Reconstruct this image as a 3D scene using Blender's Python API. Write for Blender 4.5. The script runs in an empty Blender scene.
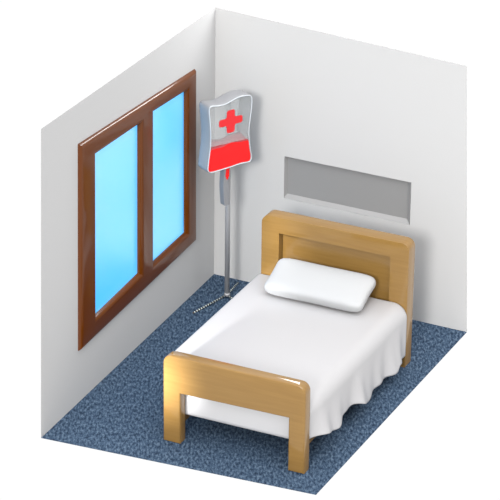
import bpy, bmesh, math, random
from mathutils import Vector, Matrix
random.seed(4)
S = bpy.context.scene
COL = S.collection

# ------------------------------------------------------------------ camera
cam_d = bpy.data.cameras.new('camera')
cam = bpy.data.objects.new('camera', cam_d); COL.objects.link(cam)
_r = Vector((0.9034373770134886, 0.42858260975960855, 0.010855985751207357))
_u = Vector((-0.19254333448168892, 0.38299001864490007, 0.9034631757659253))
_f = Vector((-0.3830508715062006, 0.8183126494378674, -0.42852822265087526))
m = Matrix.Identity(4)
for i in range(3):
    m[i][0] = _r[i]; m[i][1] = _u[i]; m[i][2] = -_f[i]
m.translation = Vector((10.389, -21.396, 11.536))
cam.matrix_world = m
cam_d.sensor_fit = 'HORIZONTAL'; cam_d.sensor_width = 36; cam_d.lens = 200.9365
cam_d.clip_end = 200
S.camera = cam

# ------------------------------------------------------------------ world, sun, exposure
world = bpy.data.worlds.new('studio_sky'); S.world = world
world.use_nodes = True
wn = world.node_tree.nodes; wl = world.node_tree.links
wn.clear()
w_out = wn.new('ShaderNodeOutputWorld'); w_bg = wn.new('ShaderNodeBackground')
w_tc = wn.new('ShaderNodeTexCoord'); w_sep = wn.new('ShaderNodeSeparateXYZ'); w_ramp = wn.new('ShaderNodeValToRGB')
wl.new(w_tc.outputs['Generated'], w_sep.inputs[0])
w_map = wn.new('ShaderNodeMapRange'); w_map.inputs[1].default_value = -1; w_map.inputs[2].default_value = 1
wl.new(w_sep.outputs[2], w_map.inputs[0]); wl.new(w_map.outputs[0], w_ramp.inputs[0])
WHITE = (1.0, 1.0, 1.0, 1); SKY_LOW = (0.8, 0.8, 0.81, 1); SKY_TOP = (1.7, 1.7, 1.72, 1)
e = w_ramp.color_ramp.elements
e[0].position = 0.0; e[0].color = WHITE
e[1].position = 0.49; e[1].color = WHITE
x = e.new(0.56); x.color = SKY_LOW
x = e.new(1.0); x.color = SKY_TOP
wl.new(w_ramp.outputs[0], w_bg.inputs[0]); w_bg.inputs[1].default_value = 1.02
wl.new(w_bg.outputs[0], w_out.inputs[0])

def aim(o, d):
    o.rotation_euler = Vector(d).to_track_quat('-Z', 'Y').to_euler()
sun_d = bpy.data.lights.new('sun', 'SUN'); sun_d.energy = 2.35; sun_d.angle = math.radians(11)
sun_d.color = (1, 0.985, 0.96)
sun = bpy.data.objects.new('sun', sun_d); COL.objects.link(sun)
sun.location = (2, -8, 5); aim(sun, (-0.2, 1, -0.42))

fill_d = bpy.data.lights.new('fill_sun', 'SUN'); fill_d.energy = 2.3; fill_d.angle = math.radians(70)  # second, very wide sun added as fill for walls and upward faces
fill = bpy.data.objects.new('fill_sun', fill_d); COL.objects.link(fill)
fill.location = (6, -8, 6); aim(fill, (-.36, .35, -.85))

lamp_d = bpy.data.lights.new('added_edge_light', 'AREA'); lamp_d.shape = 'RECTANGLE'; lamp_d.size = 1.5; lamp_d.size_y = .35; lamp_d.energy = 34  # unseen light added behind the back wall for highlights on frame edges
lamp = bpy.data.objects.new('added_edge_light', lamp_d); COL.objects.link(lamp)
_z = Vector((.85, 2.2, 1.3)).normalized(); _x = Vector((.65, 0, 1)); _x = (_x - _z * _x.dot(_z)).normalized(); _y = _z.cross(_x)
lamp.matrix_world = Matrix(((_x.x, _y.x, _z.x, .85), (_x.y, _y.y, _z.y, .55), (_x.z, _y.z, _z.z, 3.55), (0, 0, 0, 1)))
def spot(name, loc, target, power, deg, col=(1, 1, 1)):
    d = bpy.data.lights.new(name, 'SPOT'); d.energy = power; d.spot_size = math.radians(deg); d.spot_blend = 1
    d.shadow_soft_size = 0.2; d.color = col
    o = bpy.data.objects.new(name, d); COL.objects.link(o); o.location = loc
    aim(o, Vector(target) - Vector(loc))
spot('board_fill_spot', (0.5, -8.0, 1.45), (0.92, -3.07, 0.58), 7500, 9)  # added light out of view, brightens the left end of the footboard
spot('board_fill_spot', (0.95, -3.4, 2.6), (1.08, -0.95, 1.0), 600, 11)  # another added spot, lifts the left end of the headboard

vs = S.view_settings
vs.view_transform = 'Standard'; vs.look = 'None'; vs.gamma = 1; vs.use_curve_mapping = False; vs.exposure = 0.0
S.cycles.max_bounces = 10; S.cycles.transparent_max_bounces = 16

# ------------------------------------------------------------------ materials
def lin(r, g, b):
    f = lambda c: (c / 255 / 12.92) if c / 255 <= .04045 else ((c / 255 + .055) / 1.055) ** 2.4
    return (f(r), f(g), f(b), 1)
def mat(name, col, rough=.5, spec=.5, metal=0, coat=0, coat_rough=.1, ior=1.45, alpha=1):
    mt = bpy.data.materials.new(name); mt.use_nodes = True
    b = mt.node_tree.nodes['Principled BSDF']
    b.inputs['Base Color'].default_value = col; b.inputs['Roughness'].default_value = rough
    b.inputs['Specular IOR Level'].default_value = spec; b.inputs['Metallic'].default_value = metal
    b.inputs['Coat Weight'].default_value = coat; b.inputs['Coat Roughness'].default_value = coat_rough
    b.inputs['IOR'].default_value = ior; b.inputs['Alpha'].default_value = alpha
    return mt
def nodes(mt): return mt.node_tree.nodes, mt.node_tree.links, mt.node_tree.nodes['Principled BSDF']

M = {}
M['wall'] = mat('wall_paint', (.435, .435, .435, 1), .9, .1)
n, l, b = nodes(M['wall'])
t = n.new('ShaderNodeTexNoise'); t.inputs['Scale'].default_value = 180
bp = n.new('ShaderNodeBump'); bp.inputs['Strength'].default_value = .02; bp.inputs['Distance'].default_value = .002
l.new(t.outputs[0], bp.inputs['Height']); l.new(bp.outputs[0], b.inputs['Normal'])

M['carpet'] = mat('blue_woven_carpet', lin(75, 98, 128), .95, .1)
n, l, b = nodes(M['carpet'])
tc = n.new('ShaderNodeTexCoord'); mp = n.new('ShaderNodeMapping')
mr = n.new('ShaderNodeMapping'); mr.inputs['Rotation'].default_value = (0, 0, math.radians(-25)); mp.inputs['Scale'].default_value = (52, 19, 1)
l.new(tc.outputs['Object'], mr.inputs[0]); l.new(mr.outputs[0], mp.inputs[0])
t1 = n.new('ShaderNodeTexNoise'); t1.inputs['Scale'].default_value = 1.0; t1.inputs['Detail'].default_value = 3; t1.inputs['Roughness'].default_value = .7
l.new(mp.outputs[0], t1.inputs[0])
cr = n.new('ShaderNodeValToRGB'); ce = cr.color_ramp.elements
ce[0].position = .36; ce[0].color = lin(32, 44, 60); ce[1].position = .64; ce[1].color = lin(86, 103, 121)
x = ce.new(.5); x.color = lin(54, 71, 91)
l.new(t1.outputs[0], cr.inputs[0]); l.new(cr.outputs[0], b.inputs['Base Color'])
bp = n.new('ShaderNodeBump'); bp.inputs['Strength'].default_value = .5; bp.inputs['Distance'].default_value = .01
l.new(t1.outputs[0], bp.inputs['Height']); l.new(bp.outputs[0], b.inputs['Normal'])

M['wood'] = mat('honey_lacquered_wood', lin(148, 112, 58), .4, .1, coat=.75, coat_rough=.07)
n, l, b = nodes(M['wood']); b.inputs['Coat IOR'].default_value = 1.55
tc = n.new('ShaderNodeTexCoord'); mp = n.new('ShaderNodeMapping'); mp.inputs['Scale'].default_value = (2, 30, 30)
l.new(tc.outputs['Object'], mp.inputs[0])
t1 = n.new('ShaderNodeTexNoise'); t1.inputs['Scale'].default_value = 1.5; t1.inputs['Detail'].default_value = 2
l.new(mp.outputs[0], t1.inputs[0])
cr = n.new('ShaderNodeValToRGB'); ce = cr.color_ramp.elements
ce[0].position = .3; ce[0].color = lin(124, 94, 48); ce[1].position = .7; ce[1].color = lin(130, 100, 53)
l.new(t1.outputs[0], cr.inputs[0]); l.new(cr.outputs[0], b.inputs['Base Color'])

M['sheet'] = mat('white_bed_linen', (.375, .37, .375, 1), .4, .4)
M['mattress'] = mat('white_mattress_cover', (.46, .46, .47, 1), .6, .2)
M['pillow'] = mat('white_pillow_cotton', (.36, .365, .37, 1), .5, .3)
M['frame'] = mat('brown_varnished_frame', lin(84, 40, 0), .4, .1, coat=.6, coat_rough=.12)
M['panel_grey'] = mat('grey_panel', lin(128, 128, 128), .5, .3)
M['panel_rim'] = mat('grey_panel_rim', lin(140, 140, 140), .4, .5)
M['steel'] = mat('brushed_steel', (.36, .36, .37, 1), .5, .5, metal=.3)
M['bag_side'] = mat('blue_grey_plastic', lin(124, 125, 128), .3, .5)
M['blood'] = mat('red_liquid', lin(222, 22, 24), .25, .3)
M['blood_back'] = mat('red_liquid_surface', lin(160, 52, 58), .3, .5)
M['cross'] = mat('red_print', lin(196, 40, 44), .5, .3)
M['rim'] = mat('clear_white_edge', lin(190, 196, 202), .3, .5)

def clear(name, tint, a):
    mt = mat(name, tint, .15, .5)
    n, l, b = nodes(mt)
    tr = n.new('ShaderNodeBsdfTransparent'); mx = n.new('ShaderNodeMixShader'); mx.inputs[0].default_value = a
    out = n['Material Output']
    l.new(tr.outputs[0], mx.inputs[1]); l.new(b.outputs[0], mx.inputs[2]); l.new(mx.outputs[0], out.inputs[0])
    return mt
M['film'] = clear('clear_bag_film', (.50, .53, .54, 1), .22)
M['film_back'] = clear('clear_back_film', (.50, .53, .54, 1), .25)

M['glass'] = mat('blue_daylit_glass', (0.0, .1, .2, 1), .5, .2)
n, l, b = nodes(M['glass'])
b.inputs['Emission Color'].default_value = (0, .48, 1, 1); b.inputs['Emission Strength'].default_value = .85
gl = n.new('ShaderNodeBsdfGlossy'); gl.inputs['Roughness'].default_value = .36; gl.inputs['Color'].default_value = (.62, .62, .62, 1)
ad = n.new('ShaderNodeAddShader')
l.new(b.outputs[0], ad.inputs[0]); l.new(gl.outputs[0], ad.inputs[1]); l.new(ad.outputs[0], n['Material Output'].inputs[0])

M['bead'] = mat('beaded_leg', (.1, .1, .1, 1), .4, .5)
n, l, b = nodes(M['bead'])
tc = n.new('ShaderNodeTexCoord'); wv = n.new('ShaderNodeTexWave'); wv.bands_direction = 'X'
wv.inputs['Scale'].default_value = 10
l.new(tc.outputs['Object'], wv.inputs[0])
cr = n.new('ShaderNodeValToRGB'); ce = cr.color_ramp.elements; cr.color_ramp.interpolation = 'CONSTANT'
ce[0].position = 0; ce[0].color = (.03, .025, .022, 1); ce[1].position = .86; ce[1].color = (.7, .8, .8, 1)
l.new(wv.outputs[1], cr.inputs[0]); l.new(cr.outputs[0], b.inputs['Base Color'])

# ------------------------------------------------------------------ helpers
def obj(name, bm, mt, parent=None, smooth=False, loc=None):
    me = bpy.data.meshes.new(name)
    bmesh.ops.recalc_face_normals(bm, faces=bm.faces)
    bm.to_mesh(me); bm.free()
    me.materials.append(mt)
    if smooth:
        for p in me.polygons: p.use_smooth = True
    o = bpy.data.objects.new(name, me); COL.objects.link(o)
    if parent: o.parent = parent
    if loc: o.location = loc
    return o
def smooth_by_angle(o, deg=35):
    me = o.data
    for p in me.polygons: p.use_smooth = True
    bm = bmesh.new(); bm.from_mesh(me)
    for ed in bm.edges:
        if len(ed.link_faces) == 2 and ed.calc_face_angle(0) > math.radians(deg): ed.smooth = False
    bm.to_mesh(me); bm.free()
def thing(name, label, cat, loc=(0, 0, 0), rotz=0):
    o = bpy.data.objects.new(name, None); COL.objects.link(o); o.empty_display_size = .1
    o.location = loc; o.rotation_euler = (0, 0, rotz); o['label'] = label; o['category'] = cat
    return o
def tag(o, label, cat):
    o['label'] = label; o['category'] = cat; return o
def struct(o, label=None, cat=None):
    o['kind'] = 'structure'
    if label: o['label'] = label
    if cat: o['category'] = cat
    return o
def box(bm, lo, hi):
    v = [bm.verts.new((x, y, z)) for x in (lo[0], hi[0]) for y in (lo[1], hi[1]) for z in (lo[2], hi[2])]
    for f in ((0, 1, 3, 2), (4, 6, 7, 5), (0, 4, 5, 1), (2, 3, 7, 6), (0, 2, 6, 4), (1, 5, 7, 3)):
        bm.faces.new([v[i] for i in f])
def loft(rings, cap=True, closed=True):
    bm = bmesh.new()
    R = [[bm.verts.new(p) for p in r] for r in rings]
    k = len(R[0])
    for a, c in zip(R, R[1:]):
        for i in range(k if closed else k - 1):
            bm.faces.new((a[i], a[(i + 1) % k], c[(i + 1) % k], c[i]))
    if cap:
        bm.faces.new(R[0][::-1]); bm.faces.new(R[-1])
    return bm
def tube(path, r, seg=16):
    path = [Vector(p) for p in path]
    rings = []
    ref = None
    for i, p in enumerate(path):
        d = (path[min(i + 1, len(path) - 1)] - path[max(i - 1, 0)]).normalized()
        if ref is None: ref = d.orthogonal().normalized()
        ref = (ref - d * ref.dot(d)).normalized(); b2 = d.cross(ref)
        rr = r[i] if isinstance(r, (list, tuple)) else r
        rings.append([p + (ref * math.cos(a) + b2 * math.sin(a)) * rr for a in [2 * math.pi * j / seg for j in range(seg)]])
    return loft(rings)
def smoothstep(a, b, x):
    t = max(0, min(1, (x - a) / (b - a))); return t * t * (3 - 2 * t)
def interp(xs, ys, x):
    if x <= xs[0]: return ys[0]
    for i in range(len(xs) - 1):
        if x <= xs[i + 1]:
            t = (x - xs[i]) / (xs[i + 1] - xs[i]); t = t * t * (3 - 2 * t)
            return ys[i] + (ys[i + 1] - ys[i]) * t
    return ys[-1]

# ------------------------------------------------------------------ room shell
A = Vector((0, 0, 0)); B = Vector((.088, -3.502, 0)); Cc = Vector((2.553, -3.332, 0)); D = Vector((2.589, -.054, 0))
At = Vector((0, 0, 2.683)); Bt = Vector((.085, -3.375, 2.778)); Dt = Vector((2.466, -.051, 2.575))
ub = (B - A).normalized(); ur = (D - A).normalized()
nl = Vector((-ub.y, ub.x, 0));  nl = nl if nl.x > 0 else -nl          # into the room
nr = Vector((-ur.y, ur.x, 0));  nr = nr if nr.y < 0 else -nr
def PL(s, z, d=0): return A + ub * s + Vector((0, 0, z)) + nl * d     # along the window wall
def PR(s, z, d=0): return A + ur * s + Vector((0, 0, z)) + nr * d     # along the bed wall

# floor slab: carpeted top, edges undercut
bm = loft([[A, B, Cc, D], [Vector((.1, -.1, -.05)), Vector((.2, -3.3, -.05)), Vector((2.42, -3.15, -.05)), Vector((2.45, -.15, -.05))]])
struct(obj('floor', bm, M['carpet']))

def wall_with_hole(P, outer, hole, thick, mitre):
    """outer/hole: 4 (s,z) corners in the same winding; the outer face is mitred back so the rim tapers away"""
    bm = bmesh.new()
    cs = sum(p[0] for p in outer) / 4; cz = sum(p[1] for p in outer) / 4
    fo = [bm.verts.new(P(s, z)) for s, z in outer]; fh = [bm.verts.new(P(s, z)) for s, z in hole]
    bo = [bm.verts.new(P(s - math.copysign(mitre, s - cs), z - math.copysign(mitre, z - cz) , -thick)) for s, z in outer]
    bh = [bm.verts.new(P(s, z, -thick)) for s, z in hole]
    for i in range(4):
        j = (i + 1) % 4
        bm.faces.new((fo[i], fo[j], fh[j], fh[i])); bm.faces.new((bo[i], bh[i], bh[j], bo[j]))
        bm.faces.new((fo[i], bo[i], bo[j], fo[j])); bm.faces.new((fh[i], fh[j], bh[j], bh[i]))
    return bm
def sl(p): p = p - A; return (p.dot(ub), p.z)
def sr(p): p = p - A; return (p.dot(ur), p.z)
TH, MI = .06, .17
win_out = [(2.806, .497), (2.745, 2.402), (.452, 2.25), (.444, .542)]
bm = wall_with_hole(PL, [sl(B), sl(Bt), sl(At), sl(A)], [(2.72, .57), (2.67, 2.33), (.52, 2.19), (.52, .62)], TH, MI)
struct(obj('wall_left', bm, M['wall']))
pan = [(.718, .94), (.718, 1.362), (1.985, 1.362), (1.985, .942)]
bm = wall_with_hole(PR, [sr(A), sr(At), sr(Dt), sr(D)], pan, TH, MI * .8)
struct(obj('wall_back', bm, M['wall']))

# ------------------------------------------------------------------ window
win = thing('window_1', 'two-pane window in a glossy dark brown frame on the left wall', 'window', PL(1.6, .5))
win['kind'] = 'structure'
W0 = win.location.copy()
def PW(s, z, d): return PL(s, z, d) - W0
lp = [(2.5, .688), (2.463, 2.198), (1.601, 2.152), (1.621, .718)]
rp = [(1.36, .70), (1.346, 2.164), (.655, 2.112), (.652, .708)]
cols_b = [(2.81, .494), (2.5, None), (1.621, None), (1.36, None), (.652, None), (.441, .538)]
def lerp_line(p, q, s): t = (s - p[0]) / (q[0] - p[0]); return p[1] + (q[1] - p[1]) * t
ob = [win_out[0], (lp[0][0], 0), (lp[3][0], 0), (rp[0][0], 0), (rp[3][0], 0), win_out[3]]
ot = [win_out[1], (lp[1][0], 0), (lp[2][0], 0), (rp[1][0], 0), (rp[2][0], 0), win_out[2]]
ob = [(s, lerp_line(win_out[0], win_out[3], s)) for s, _ in ob]; ot = [(s, lerp_line(win_out[1], win_out[2], s)) for s, _ in ot]
ib = [None, lp[0], lp[3], rp[0], rp[3], None]; it = [None, lp[1], lp[2], rp[1], rp[2], None]
# end columns: inner rows sit on the outer vertical sides
def on_side(bot, top, z): t = (z - bot[1]) / (top[1] - bot[1]); return (bot[0] + (top[0] - bot[0]) * t, z)
ib[0] = on_side(ob[0], ot[0], lp[0][1]); it[0] = on_side(ob[0], ot[0], lp[1][1])
ib[5] = on_side(ob[5], ot[5], rp[3][1]); it[5] = on_side(ob[5], ot[5], rp[2][1])
bm = bmesh.new()
FR, BK = .035, -.035
def grid(d):
    return [[bm.verts.new(PW(s, z, d)) for s, z in row] for row in (ob, ib, it, ot)]
G1, G0 = grid(FR), grid(BK)
solid = [(r, c) for r in range(3) for c in range(5) if not (r == 1 and c in (1, 3))]
for r, c in solid:
    for G in (G1, G0):
        bm.faces.new((G[r][c], G[r][c + 1], G[r + 1][c + 1], G[r + 1][c]))
    for (a, b2), nb in ((((r, c), (r, c + 1)), (r - 1, c)), (((r + 1, c), (r + 1, c + 1)), (r + 1, c)),
                        (((r, c), (r + 1, c)), (r, c - 1)), (((r, c + 1), (r + 1, c + 1)), (r, c + 1))):
        if nb not in solid:
            bm.faces.new((G1[a[0]][a[1]], G1[b2[0]][b2[1]], G0[b2[0]][b2[1]], G0[a[0]][a[1]]))
bmesh.ops.recalc_face_normals(bm, faces=bm.faces)
def is_front_rim(ed):
    if len(ed.link_faces) != 2: return False
    if ed.calc_face_angle(0) < .6: return False
    return all(((v.co + W0 - A).dot(nl)) > 0 for v in ed.verts)
rim = [ed for ed in bm.edges if is_front_rim(ed)]
bmesh.ops.bevel(bm, geom=rim, offset=.045, offset_type='OFFSET', segments=5, profile=.5, affect='EDGES', clamp_overlap=True)
fr = obj('window_frame', bm, M['frame'], win); smooth_by_angle(fr, 30)
for q in (lp, rp):
    cs = sum(p[0] for p in q) / 4; cz = sum(p[1] for p in q) / 4
    big = [(s + math.copysign(.02, s - cs), z + math.copysign(.02, z - cz)) for s, z in q]
    bm = loft([[PW(s, z, -.012) for s, z in big], [PW(s, z, -.024) for s, z in big]])
    obj('window_pane', bm, M['glass'], win)

# ------------------------------------------------------------------ recessed grey wall panel above the bed
wp = thing('wall_panel', 'long plain grey recessed panel in the wall above the headboard', 'wall panel', PR(1.35, 1.15))
P0 = wp.location.copy()
def PP(s, z, d): return PR(s, z, d) - P0
inn = .032; dep = .036
def inset(q, a):
    cs = sum(p[0] for p in q) / 4; cz = sum(p[1] for p in q) / 4
    return [(s - math.copysign(a, s - cs), z - math.copysign(a, z - cz)) for s, z in q]
pin = inset(pan, .002)
def splay(q):   # narrow reveals on the left and top, wide splayed ones on the right and bottom
    (a0, b0), (a1, b1), (a2, b2), (a3, b3) = q
    return [(a0 + .014, b0 + .036), (a1 + .014, b1 - .012), (a2 - .044, b2 - .012), (a3 - .044, b3 + .036)]
pq = splay(pin)
bm = bmesh.new()
r0 = [bm.verts.new(PP(s, z, .001)) for s, z in pin]
r1 = [bm.verts.new(PP(s, z, -dep)) for s, z in pq]
r2 = [bm.verts.new(PP(s, z, -TH + .004)) for s, z in pq]
r3 = [bm.verts.new(PP(s, z, -TH + .004)) for s, z in pin]
for i in range(4):
    j = (i + 1) % 4
    for a, c in ((r0, r1), (r1, r2), (r2, r3), (r3, r0)): bm.faces.new((a[i], a[j], c[j], c[i]))
rm = obj('panel_rim', bm, M['panel_rim'], wp); 
bm = loft([[PP(s, z, -dep) for s, z in inset(pq, -.0005)], [PP(s, z, -dep - .012) for s, z in inset(pq, -.0005)]])
obj('back_plate', bm, M['panel_grey'], wp)

# ------------------------------------------------------------------ bed
bed = thing('bed', 'honey coloured wooden single bed with a panelled headboard and an arched footboard', 'bed', (1.66, -2.0, 0))
B0 = bed.location.copy()
def arc(cx, cz, r, a0, a1, n=8):
    return [(cx + r * math.cos(math.radians(a0 + (a1 - a0) * i / n)), cz + r * math.sin(math.radians(a0 + (a1 - a0) * i / n))) for i in range(n + 1)]
def board(outline, y0, y1, bev):
    """(x,z) outline extruded from y0 (front) to y1 with rounded long edges"""
    bm = bmesh.new()
    f = [bm.verts.new((x, y0, z)) for x, z in outline]; k = [bm.verts.new((x, y1, z)) for x, z in outline]
    n = len(outline)
    for i in range(n): bm.faces.new((f[i], f[(i + 1) % n], k[(i + 1) % n], k[i]))
    bm.faces.new(f[::-1]); bm.faces.new(k)
    bmesh.ops.recalc_face_normals(bm, faces=bm.faces)
    eds = [ed for ed in bm.edges if abs(ed.verts[0].co.y - ed.verts[1].co.y) < 1e-6]
    bmesh.ops.bevel(bm, geom=eds, offset=bev, segments=3, profile=.5, affect='EDGES', clamp_overlap=True)
    for v in bm.verts: v.co -= B0
    return bm
def cut(bm, co, no, keep_positive):
    """copy of bm cut by a plane, capped"""
    c = bm.copy()
    r = bmesh.ops.bisect_plane(c, geom=c.verts[:] + c.edges[:] + c.faces[:], plane_co=co, plane_no=no,
                               clear_inner=keep_positive, clear_outer=not keep_positive)
    ed = [g for g in r['geom_cut'] if isinstance(g, bmesh.types.BMEdge)]
    bmesh.ops.holes_fill(c, edges=ed)
    return c
def arched(name, outline, xl, xr, zc, y0, y1, bev):
    """board split into its upper panel and two legs below height zc"""
    bm = board(outline, y0, y1, bev)
    up = cut(bm, (0, 0, zc), (0, 0, 1), True)
    dn = cut(bm, (0, 0, zc), (0, 0, 1), False)
    o = obj(name, up, M['wood'], bed); smooth_by_angle(o, 40)
    mid = (xl + xr) / 2 - B0.x
    for s in (True, False):
        g = cut(dn, (mid, 0, 0), (1, 0, 0), s)
        o2 = obj('leg', g, M['wood'], bed); smooth_by_angle(o2, 40)
    bm.free(); dn.free()
    return o
# footboard
x0, x1, zt, r = 1.026, 2.326, .815, .075
ol = [(x0, 0), (x0 + .157, 0), (x0 + .157, .478), (x1 - .147, .494), (x1 - .147, 0), (x1, 0)] + arc(x1 - r, zt - r, r, 0, 90) + arc(x0 + r, zt - r, r, 90, 180)
arched('footboard', ol, x0, x1, .476, -3.075, -2.962, .014)
# headboard: a stout frame round a sunken panel
x0, x1, zt, r = .93, 2.345, 1.205, .075
ol = [(x0, 0), (x0 + .16, 0), (x0 + .16, .3), (x1 - .17, .3), (x1 - .17, 0), (x1, 0)] + arc(x1 - r, zt - r, r, 0, 90) + arc(x0 + r, zt - r, r, 90, 180)
HB0, HB1 = -.95, -.805
bm = bmesh.new()
hole = [(1.10, .42), (2.172, .42), (2.172, 1.053), (1.10, 1.053)]
# frame outline with the opening for the sunken panel bridged at the bottom rail
k = len(ol)
def ringverts(y, pts): return [bm.verts.new((x, y, z)) for x, z in pts]
of, ob_ = ringverts(HB0, ol), ringverts(HB1, ol)
hf, hb = ringverts(HB0, hole), ringverts(HB0 + .095, hole)
for i in range(k): bm.faces.new((of[i], of[(i + 1) % k], ob_[(i + 1) % k], ob_[i]))
bm.faces.new(ob_)
for i in range(4): bm.faces.new((hf[i], hf[(i + 1) % 4], hb[(i + 1) % 4], hb[i]))
bm.faces.new(hb)
eds = [bm.edges.get((of[i], of[(i + 1) % k])) for i in range(k)] + [bm.edges.get((hf[i], hf[(i + 1) % 4])) for i in range(4)]
bmesh.ops.triangle_fill(bm, edges=eds, use_beauty=True)
bmesh.ops.recalc_face_normals(bm, faces=bm.faces)
eo = [bm.edges.get((of[i], of[(i + 1) % k])) for i in range(k)] + [bm.edges.get((ob_[i], ob_[(i + 1) % k])) for i in range(k)]
bmesh.ops.bevel(bm, geom=[e_ for e_ in eo if e_], offset=.014, segments=3, profile=.5, affect='EDGES', clamp_overlap=True)
for v in bm.verts: v.co -= B0
up = cut(bm, (0, 0, .3), (0, 0, 1), True); dn = cut(bm, (0, 0, .3), (0, 0, 1), False); bm.free()
hbo = obj('headboard', up, M['wood'], bed); smooth_by_angle(hbo, 40)
for s in (True, False):
    g = cut(dn, (-.02, 0, 0), (1, 0, 0), s); o2 = obj('leg', g, M['wood'], bed); smooth_by_angle(o2, 40)
dn.free()
bm = bmesh.new(); box(bm, (1.102, HB0 + .08, .422), (2.170, HB0 + .094, 1.051))
for v in bm.verts: v.co -= B0
obj('inset_panel', bm, M['wood'], hbo)
# side rails and slatted base under the mattress
for xr in (1.10, 2.20):
    bm = bmesh.new(); box(bm, (xr, -2.962, .12), (xr + .04, -.95, .2))
    for v in bm.verts: v.co -= B0
    obj('side_rail', bm, M['wood'], bed)
bm = bmesh.new(); box(bm, (1.14, -2.7, .18), (2.20, -.97, .203))
for v in bm.verts: v.co -= B0
obj('slatted_base', bm, M['wood'], bed)

def rounded_box(lo, hi, r, seg=4):
    bm = bmesh.new(); box(bm, lo, hi)
    bmesh.ops.recalc_face_normals(bm, faces=bm.faces)
    bmesh.ops.bevel(bm, geom=bm.edges[:], offset=r, segments=seg, profile=.5, affect='EDGES', clamp_overlap=True)
    return bm
def at(o, p):
    for v in o.data.vertices: v.co -= Vector(p)
    o.location = p
    return o
bm = rounded_box((1.075, -2.955, .205), (2.235, -.965, .6), .05)
mt_ = obj('mattress', bm, M['mattress'], smooth=True)
tag(at(mt_, (1.65, -1.96, .205)), 'white mattress end seen through the opening under the footboard', 'mattress')

# ------------------------------------------------------------------ bed sheet
hy = [-3.05, -2.847, -2.509, -2.4, -2.171, -1.853, -1.738, -1.498, -1.278, -1.216, -.988]
hz = [.255, .265, .185, .228, .222, .118, .15, .145, .125, .16, .121]
XL0, XR0, ZT, RR = .898, 2.352, .622, .13
bm = bmesh.new()
NV, rows = 150, []
for j in range(NV + 1):
    y = -2.957 + (2.957 - .956) * j / NV
    hem = interp(hy, hz, y)
    row = []
    prof = []
    for i in range(13): prof.append(('L', .3 + (ZT - .04 - .3) * i / 12))
    for i in range(1, 7): prof.append(('la', i / 7))
    for i in range(25): prof.append(('T', i / 24))
    for i in range(1, 10): prof.append(('ra', i / 10))
    for i in range(25): prof.append(('R', i / 24))
    wav = (math.sin(y * 9.2 + .8) + .55 * math.sin(y * 15.7 + 2.0) + .35 * math.sin(y * 27 + .3)) / 1.5
    tk = .13 * smoothstep(-2.6, -2.95, y); XL = XL0 + tk; XR = XR0 - .03 * smoothstep(-2.75, -2.95, y)
    for kd, a in prof:
        if kd == 'L': row.append((XL + .04 * (ZT - .04 - a) / .25, y, a))
        elif kd == 'la':
            t = math.radians(180 - 90 * a); row.append((XL + .04 + .04 * math.cos(t), y, ZT - .04 + .04 * math.sin(t)))
        elif kd == 'T': row.append((XL + .04 + (XR - RR - XL - .04) * a, y, ZT))
        elif kd == 'ra':
            t = math.radians(90 - 90 * a); row.append((XR - RR + RR * math.cos(t), y, ZT - RR + RR * math.sin(t)))
        else:
            g = a ** 1.2
            z = (ZT - RR) + (hem - (ZT - RR)) * a
            flare = .035 * g * smoothstep(-.95, -1.2, y) * smoothstep(-2.97, -2.8, y)
            row.append((XR + flare + .034 * wav * g * smoothstep(-.95, -1.15, y), y, z))
    rows.append([bm.verts.new(p) for p in row])
for a, c in zip(rows, rows[1:]):
    for i in range(len(a) - 1): bm.faces.new((a[i], a[i + 1], c[i + 1], c[i]))
sh = obj('bed_sheet', bm, M['sheet'], smooth=True)
md = sh.modifiers.new('thickness', 'SOLIDIFY'); md.thickness = .006; md.offset = -1
tag(at(sh, (1.65, -1.96, .6)), 'white sheet covering the bed with its wavy hem hanging over the right side', 'bed sheet')

# ------------------------------------------------------------------ pillow
bm = bmesh.new()
bmesh.ops.create_grid(bm, x_segments=2, y_segments=2, size=1); bm.free()
def sgnpow(c, p): return math.copysign(abs(c) ** p, c)
bm = bmesh.new()
NU, NW = 72, 36
ring_v = []
for j in range(1, NW):
    ph = -math.pi / 2 + math.pi * j / NW
    ring_v.append([])
    for i in range(NU):
        th = 2 * math.pi * i / NU
        cx, sx = sgnpow(math.cos(th), .28), sgnpow(math.sin(th), .28)
        cp, sp = sgnpow(math.cos(ph), .42), sgnpow(math.sin(ph), .62)
        X, Y = cx * cp, sx * cp
        edge = max(abs(cx), abs(sx))
        ring_v[-1].append(bm.verts.new((.485 * X * (1 - .04 * (1 - Y * Y)) , .215 * Y * (1 - .05 * (1 - X * X)), .07 * sp)))
for a, c in zip(ring_v, ring_v[1:]):
    for i in range(NU): bm.faces.new((a[i], a[(i + 1) % NU], c[(i + 1) % NU], c[i]))
bot = bm.verts.new((0, 0, -.07)); top = bm.verts.new((0, 0, .07))
for i in range(NU):
    bm.faces.new((ring_v[0][(i + 1) % NU], ring_v[0][i], bot)); bm.faces.new((ring_v[-1][i], ring_v[-1][(i + 1) % NU], top))
pl = obj('pillow', bm, M['pillow'], smooth=True)
pl.location = (1.605, -1.172, .752); pl.rotation_euler = (math.radians(20), 0, 0)
tag(pl, 'plump white pillow leaning against the headboard on the white sheet', 'pillow')

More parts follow.
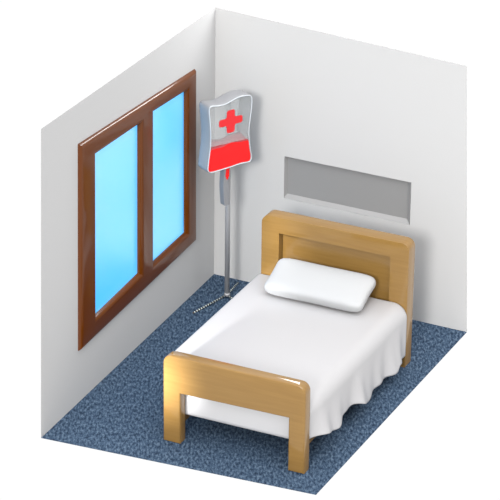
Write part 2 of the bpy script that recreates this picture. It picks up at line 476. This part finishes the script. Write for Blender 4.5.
# ------------------------------------------------------------------ drip stand
ps = Vector((.324, -.387, 0))
st = thing('drip_stand', 'thin grey metal drip stand on a beaded tripod foot in the corner', 'drip stand', ps)
obj('pole', tube([(0, 0, .02), (0, 0, 1.99)], .023, 20), M['steel'], st, True)
obj('hub', tube([(0, 0, .015), (0, 0, .02), (0, 0, .04), (0, 0, .046)], [.024, .028, .028, .024], 20), M['steel'], st, True)
for tip in ((-.126, -.457), (-.028, .295), (.24, -.14)):
    L = math.hypot(*tip)
    o = obj('leg', tube([(0, 0, 0), (L, 0, -.012)], .0085, 12), M['bead'], st, True)
    o.location = (0, 0, .024); o.rotation_euler = (0, 0, math.atan2(tip[1], tip[0]))

# ------------------------------------------------------------------ blood bag
wv_ = Vector((.497, .868, 0)); nv_ = Vector((.868, -.497, 0))
cen = ps + nv_ * .11 - wv_ * .11
bag = thing('blood_bag', 'clear bag half full of red blood with a red cross hanging on the drip stand', 'blood bag', (cen.x, cen.y, 1.41))
def BG(s, z, d): return wv_ * s + nv_ * d + Vector((0, 0, z - 1.41))
raw = [(-.236, 2.03), (-.205, 2.062), (-.13, 2.05), (-.06, 2.05), (.005, 2.066), (.07, 2.083), (.14, 2.085), (.205, 2.075), (.236, 2.045), (.236, 1.95), (.222, 1.84), (.212, 1.76), (.211, 1.68),
       (.225, 1.56), (.24, 1.47), (.232, 1.428), (.205, 1.413), (.12, 1.418), (.011, 1.411), (-.12, 1.406), (-.212, 1.408), (-.243, 1.432), (-.247, 1.47), (-.236, 1.56), (-.222, 1.66), (-.218, 1.78), (-.228, 1.92)]
def catmull(pts, n=4):
    out = []; k = len(pts)
    for i in range(k):
        p0, p1, p2, p3 = (Vector(pts[(i + d) % k]) for d in (-1, 0, 1, 2))
        for q in range(n):
            t = q / n
            out.append(.5 * ((2 * p1) + (-p0 + p2) * t + (2 * p0 - 5 * p1 + 4 * p2 - p3) * t * t + (-p0 + 3 * p1 - 3 * p2 + p3) * t ** 3))
    return out
bo = catmull(raw)
def shrink(pts, a):
    k = len(pts); out = []
    for i in range(k):
        d = (pts[(i + 1) % k] - pts[i - 1]).normalized(); out.append(pts[i] + Vector((d.y, -d.x)) * a)
    return out
def ring(pts, d): return [BG(p.x, p.y, d) for p in pts]
HD = .08
# coloured side band with rounded rims
rings = [ring(shrink(bo, .03), -HD), ring(shrink(bo, .012), -HD), ring(shrink(bo, .003), -HD + .008), ring(bo, -HD + .02), ring(bo, HD - .02), ring(shrink(bo, .003), HD - .008), ring(shrink(bo, .010), HD)]
inner = [ring(shrink(bo, .012), HD - .004), ring(shrink(bo, .012), -HD + .006), ring(shrink(bo, .03), -HD)]
bm = loft(rings + inner, cap=False)
bmesh.ops.remove_doubles(bm, verts=bm.verts, dist=1e-5)
o = obj('side_band', bm, M['bag_side'], bag, True)
# raised pale rim round the clear front
bm = loft([ring(shrink(bo, .004), HD - .002), ring(shrink(bo, .004), HD + .004), ring(shrink(bo, .010), HD + .004), ring(shrink(bo, .010), HD - .002), ring(shrink(bo, .004), HD - .002)], cap=False)
bmesh.ops.remove_doubles(bm, verts=bm.verts, dist=1e-5)
obj('front_rim', bm, M['rim'], bag, True)
# clear films front and back
for d in (HD - .001, -HD + .004):
    q = [p for p in shrink(bo, .0115) if d < 0 or p.y > 1.634]
    bm = bmesh.new(); bm.faces.new([bm.verts.new(p) for p in ring(q, d)]); 
    r_ = bmesh.ops.extrude_face_region(bm, geom=bm.faces[:])
    for v in [g for g in r_['geom'] if isinstance(g, bmesh.types.BMVert)]: v.co -= nv_ * .002
    obj('front_film' if d > 0 else 'back_film', bm, M['film' if d > 0 else 'film_back'], bag)
# blood: fills the lower part, wavy surface
q = shrink(bo, .0125)
def edge_x(z, side):
    c = [p.x for p in q if abs(p.y - z) < .03 and (p.x > 0) == side]
    return (sum(c) / len(c)) if c else (.2 if side else -.2)
low = [p for p in q if p.y < 1.62]
low = sorted([p for p in low if p.x < 0 and p.y > 1.45], key=lambda p: -p.y) + [p for p in q if p.y <= 1.45 and p.x < 0][::1]
left = sorted([p for p in q if p.x <= 0 and p.y < 1.60], key=lambda p: (-p.y if p.y > 1.44 else 10 + p.x))
right = sorted([p for p in q if p.x > 0 and p.y < 1.60], key=lambda p: (p.x - 10 if p.y <= 1.44 else p.y))
under = left + right
def wave(s, ph): return .010 * math.sin(s * 17 + ph) + .004 * math.sin(s * 37 + ph)
tops = [(.208 - .416 * i / 20) for i in range(21)]
def liquid_ring(d, ph, base):
    return [BG(p.x, p.y, d) for p in under] + [BG(s * 1.03, base + wave(s, ph), d) for s in tops]
fr_, bk_ = (HD - .004, 1.2, 1.636), (-.062, -1.2, 1.656)
bm = loft([liquid_ring(*fr_), liquid_ring(*bk_)])
o = obj('blood', bm, M['blood'], bag); smooth_by_angle(o, 40)
# the paler open surface of the blood
bm = bmesh.new(); prev = None
for i in range(21):
    row = []
    for k in range(5):
        t = k / 4; s_ = tops[i] * 1.03
        zf = fr_[2] + wave(s_, fr_[1]); zb = bk_[2] + wave(s_, bk_[1])
        row.append(bm.verts.new(BG(s_, zf + (zb - zf) * t + .002, fr_[0] + (bk_[0] - fr_[0]) * t)))
    if prev:
        for k in range(4): bm.faces.new((prev[k], prev[k + 1], row[k + 1], row[k]))
    prev = row
o2 = obj('blood_surface', bm, M['blood_back'], o, True)
md = o2.modifiers.new('thickness', 'SOLIDIFY'); md.thickness = .002; md.offset = 1
# red cross printed on the front film
a, h = .128, .112
cr_ = [(-.125, -.036), (-.042, -.036), (-.042, -.11), (.044, -.11), (.044, -.036), (.128, -.036), (.128, .034), (.044, .034), (.044, .108), (-.042, .108), (-.042, .034), (-.125, .034)]
bm = loft([[BG(s + .002, z + 1.866, HD + .003) for s, z in cr_], [BG(s + .002, z + 1.866, HD + .0005) for s, z in cr_]])
bmesh.ops.bevel(bm, geom=[e_ for e_ in bm.edges if abs((e_.verts[0].co - e_.verts[1].co).normalized().dot(nv_)) > .9], offset=.01, segments=3, affect='EDGES')
obj('red_cross', bm, M['cross'], bag)
# outlet tube below, slightly curved, with blood at its top
def tube_ring(z, x0_, x1_, d0, d1): return [BG(x0_, z, d0), BG(x1_, z, d0), BG(x1_, z, d1), BG(x0_, z, d1)]
def bow(z): return -.014 * math.sin(math.pi * (z - 1.02) / .39)
zs = [1.42 - .4 * i / 12 for i in range(13)]
bm = loft([tube_ring(z, -.022 + bow(z), .032 + bow(z), -.035, .03) for z in zs])
eds = [e_ for e_ in bm.edges if len(e_.link_faces) == 2 and e_.calc_face_angle(0) > 1]
bmesh.ops.bevel(bm, geom=eds, offset=.007, segments=2, affect='EDGES')
o = obj('outlet_tube', bm, M['bag_side'], bag); smooth_by_angle(o, 40)
bm = loft([[BG(-.004, 1.42, .034), BG(.03, 1.42, .034), BG(.03, 1.42, .024), BG(-.004, 1.42, .024)],
           [BG(-.014, 1.31, .034), BG(.024, 1.31, .034), BG(.024, 1.31, .024), BG(-.014, 1.31, .024)],
           [BG(.0, 1.275, .034), BG(.008, 1.275, .034), BG(.008, 1.275, .024), BG(.0, 1.275, .024)]])
obj('blood_drop', bm, M['blood'], o)
# hanging clip at the back, over the pole top
obj('hanger', tube([BG(.10, 2.02, -.07), BG(.10, 2.05, -.09), BG(.105, 2.03, -.115)], .006, 8), M['steel'], bag, True)
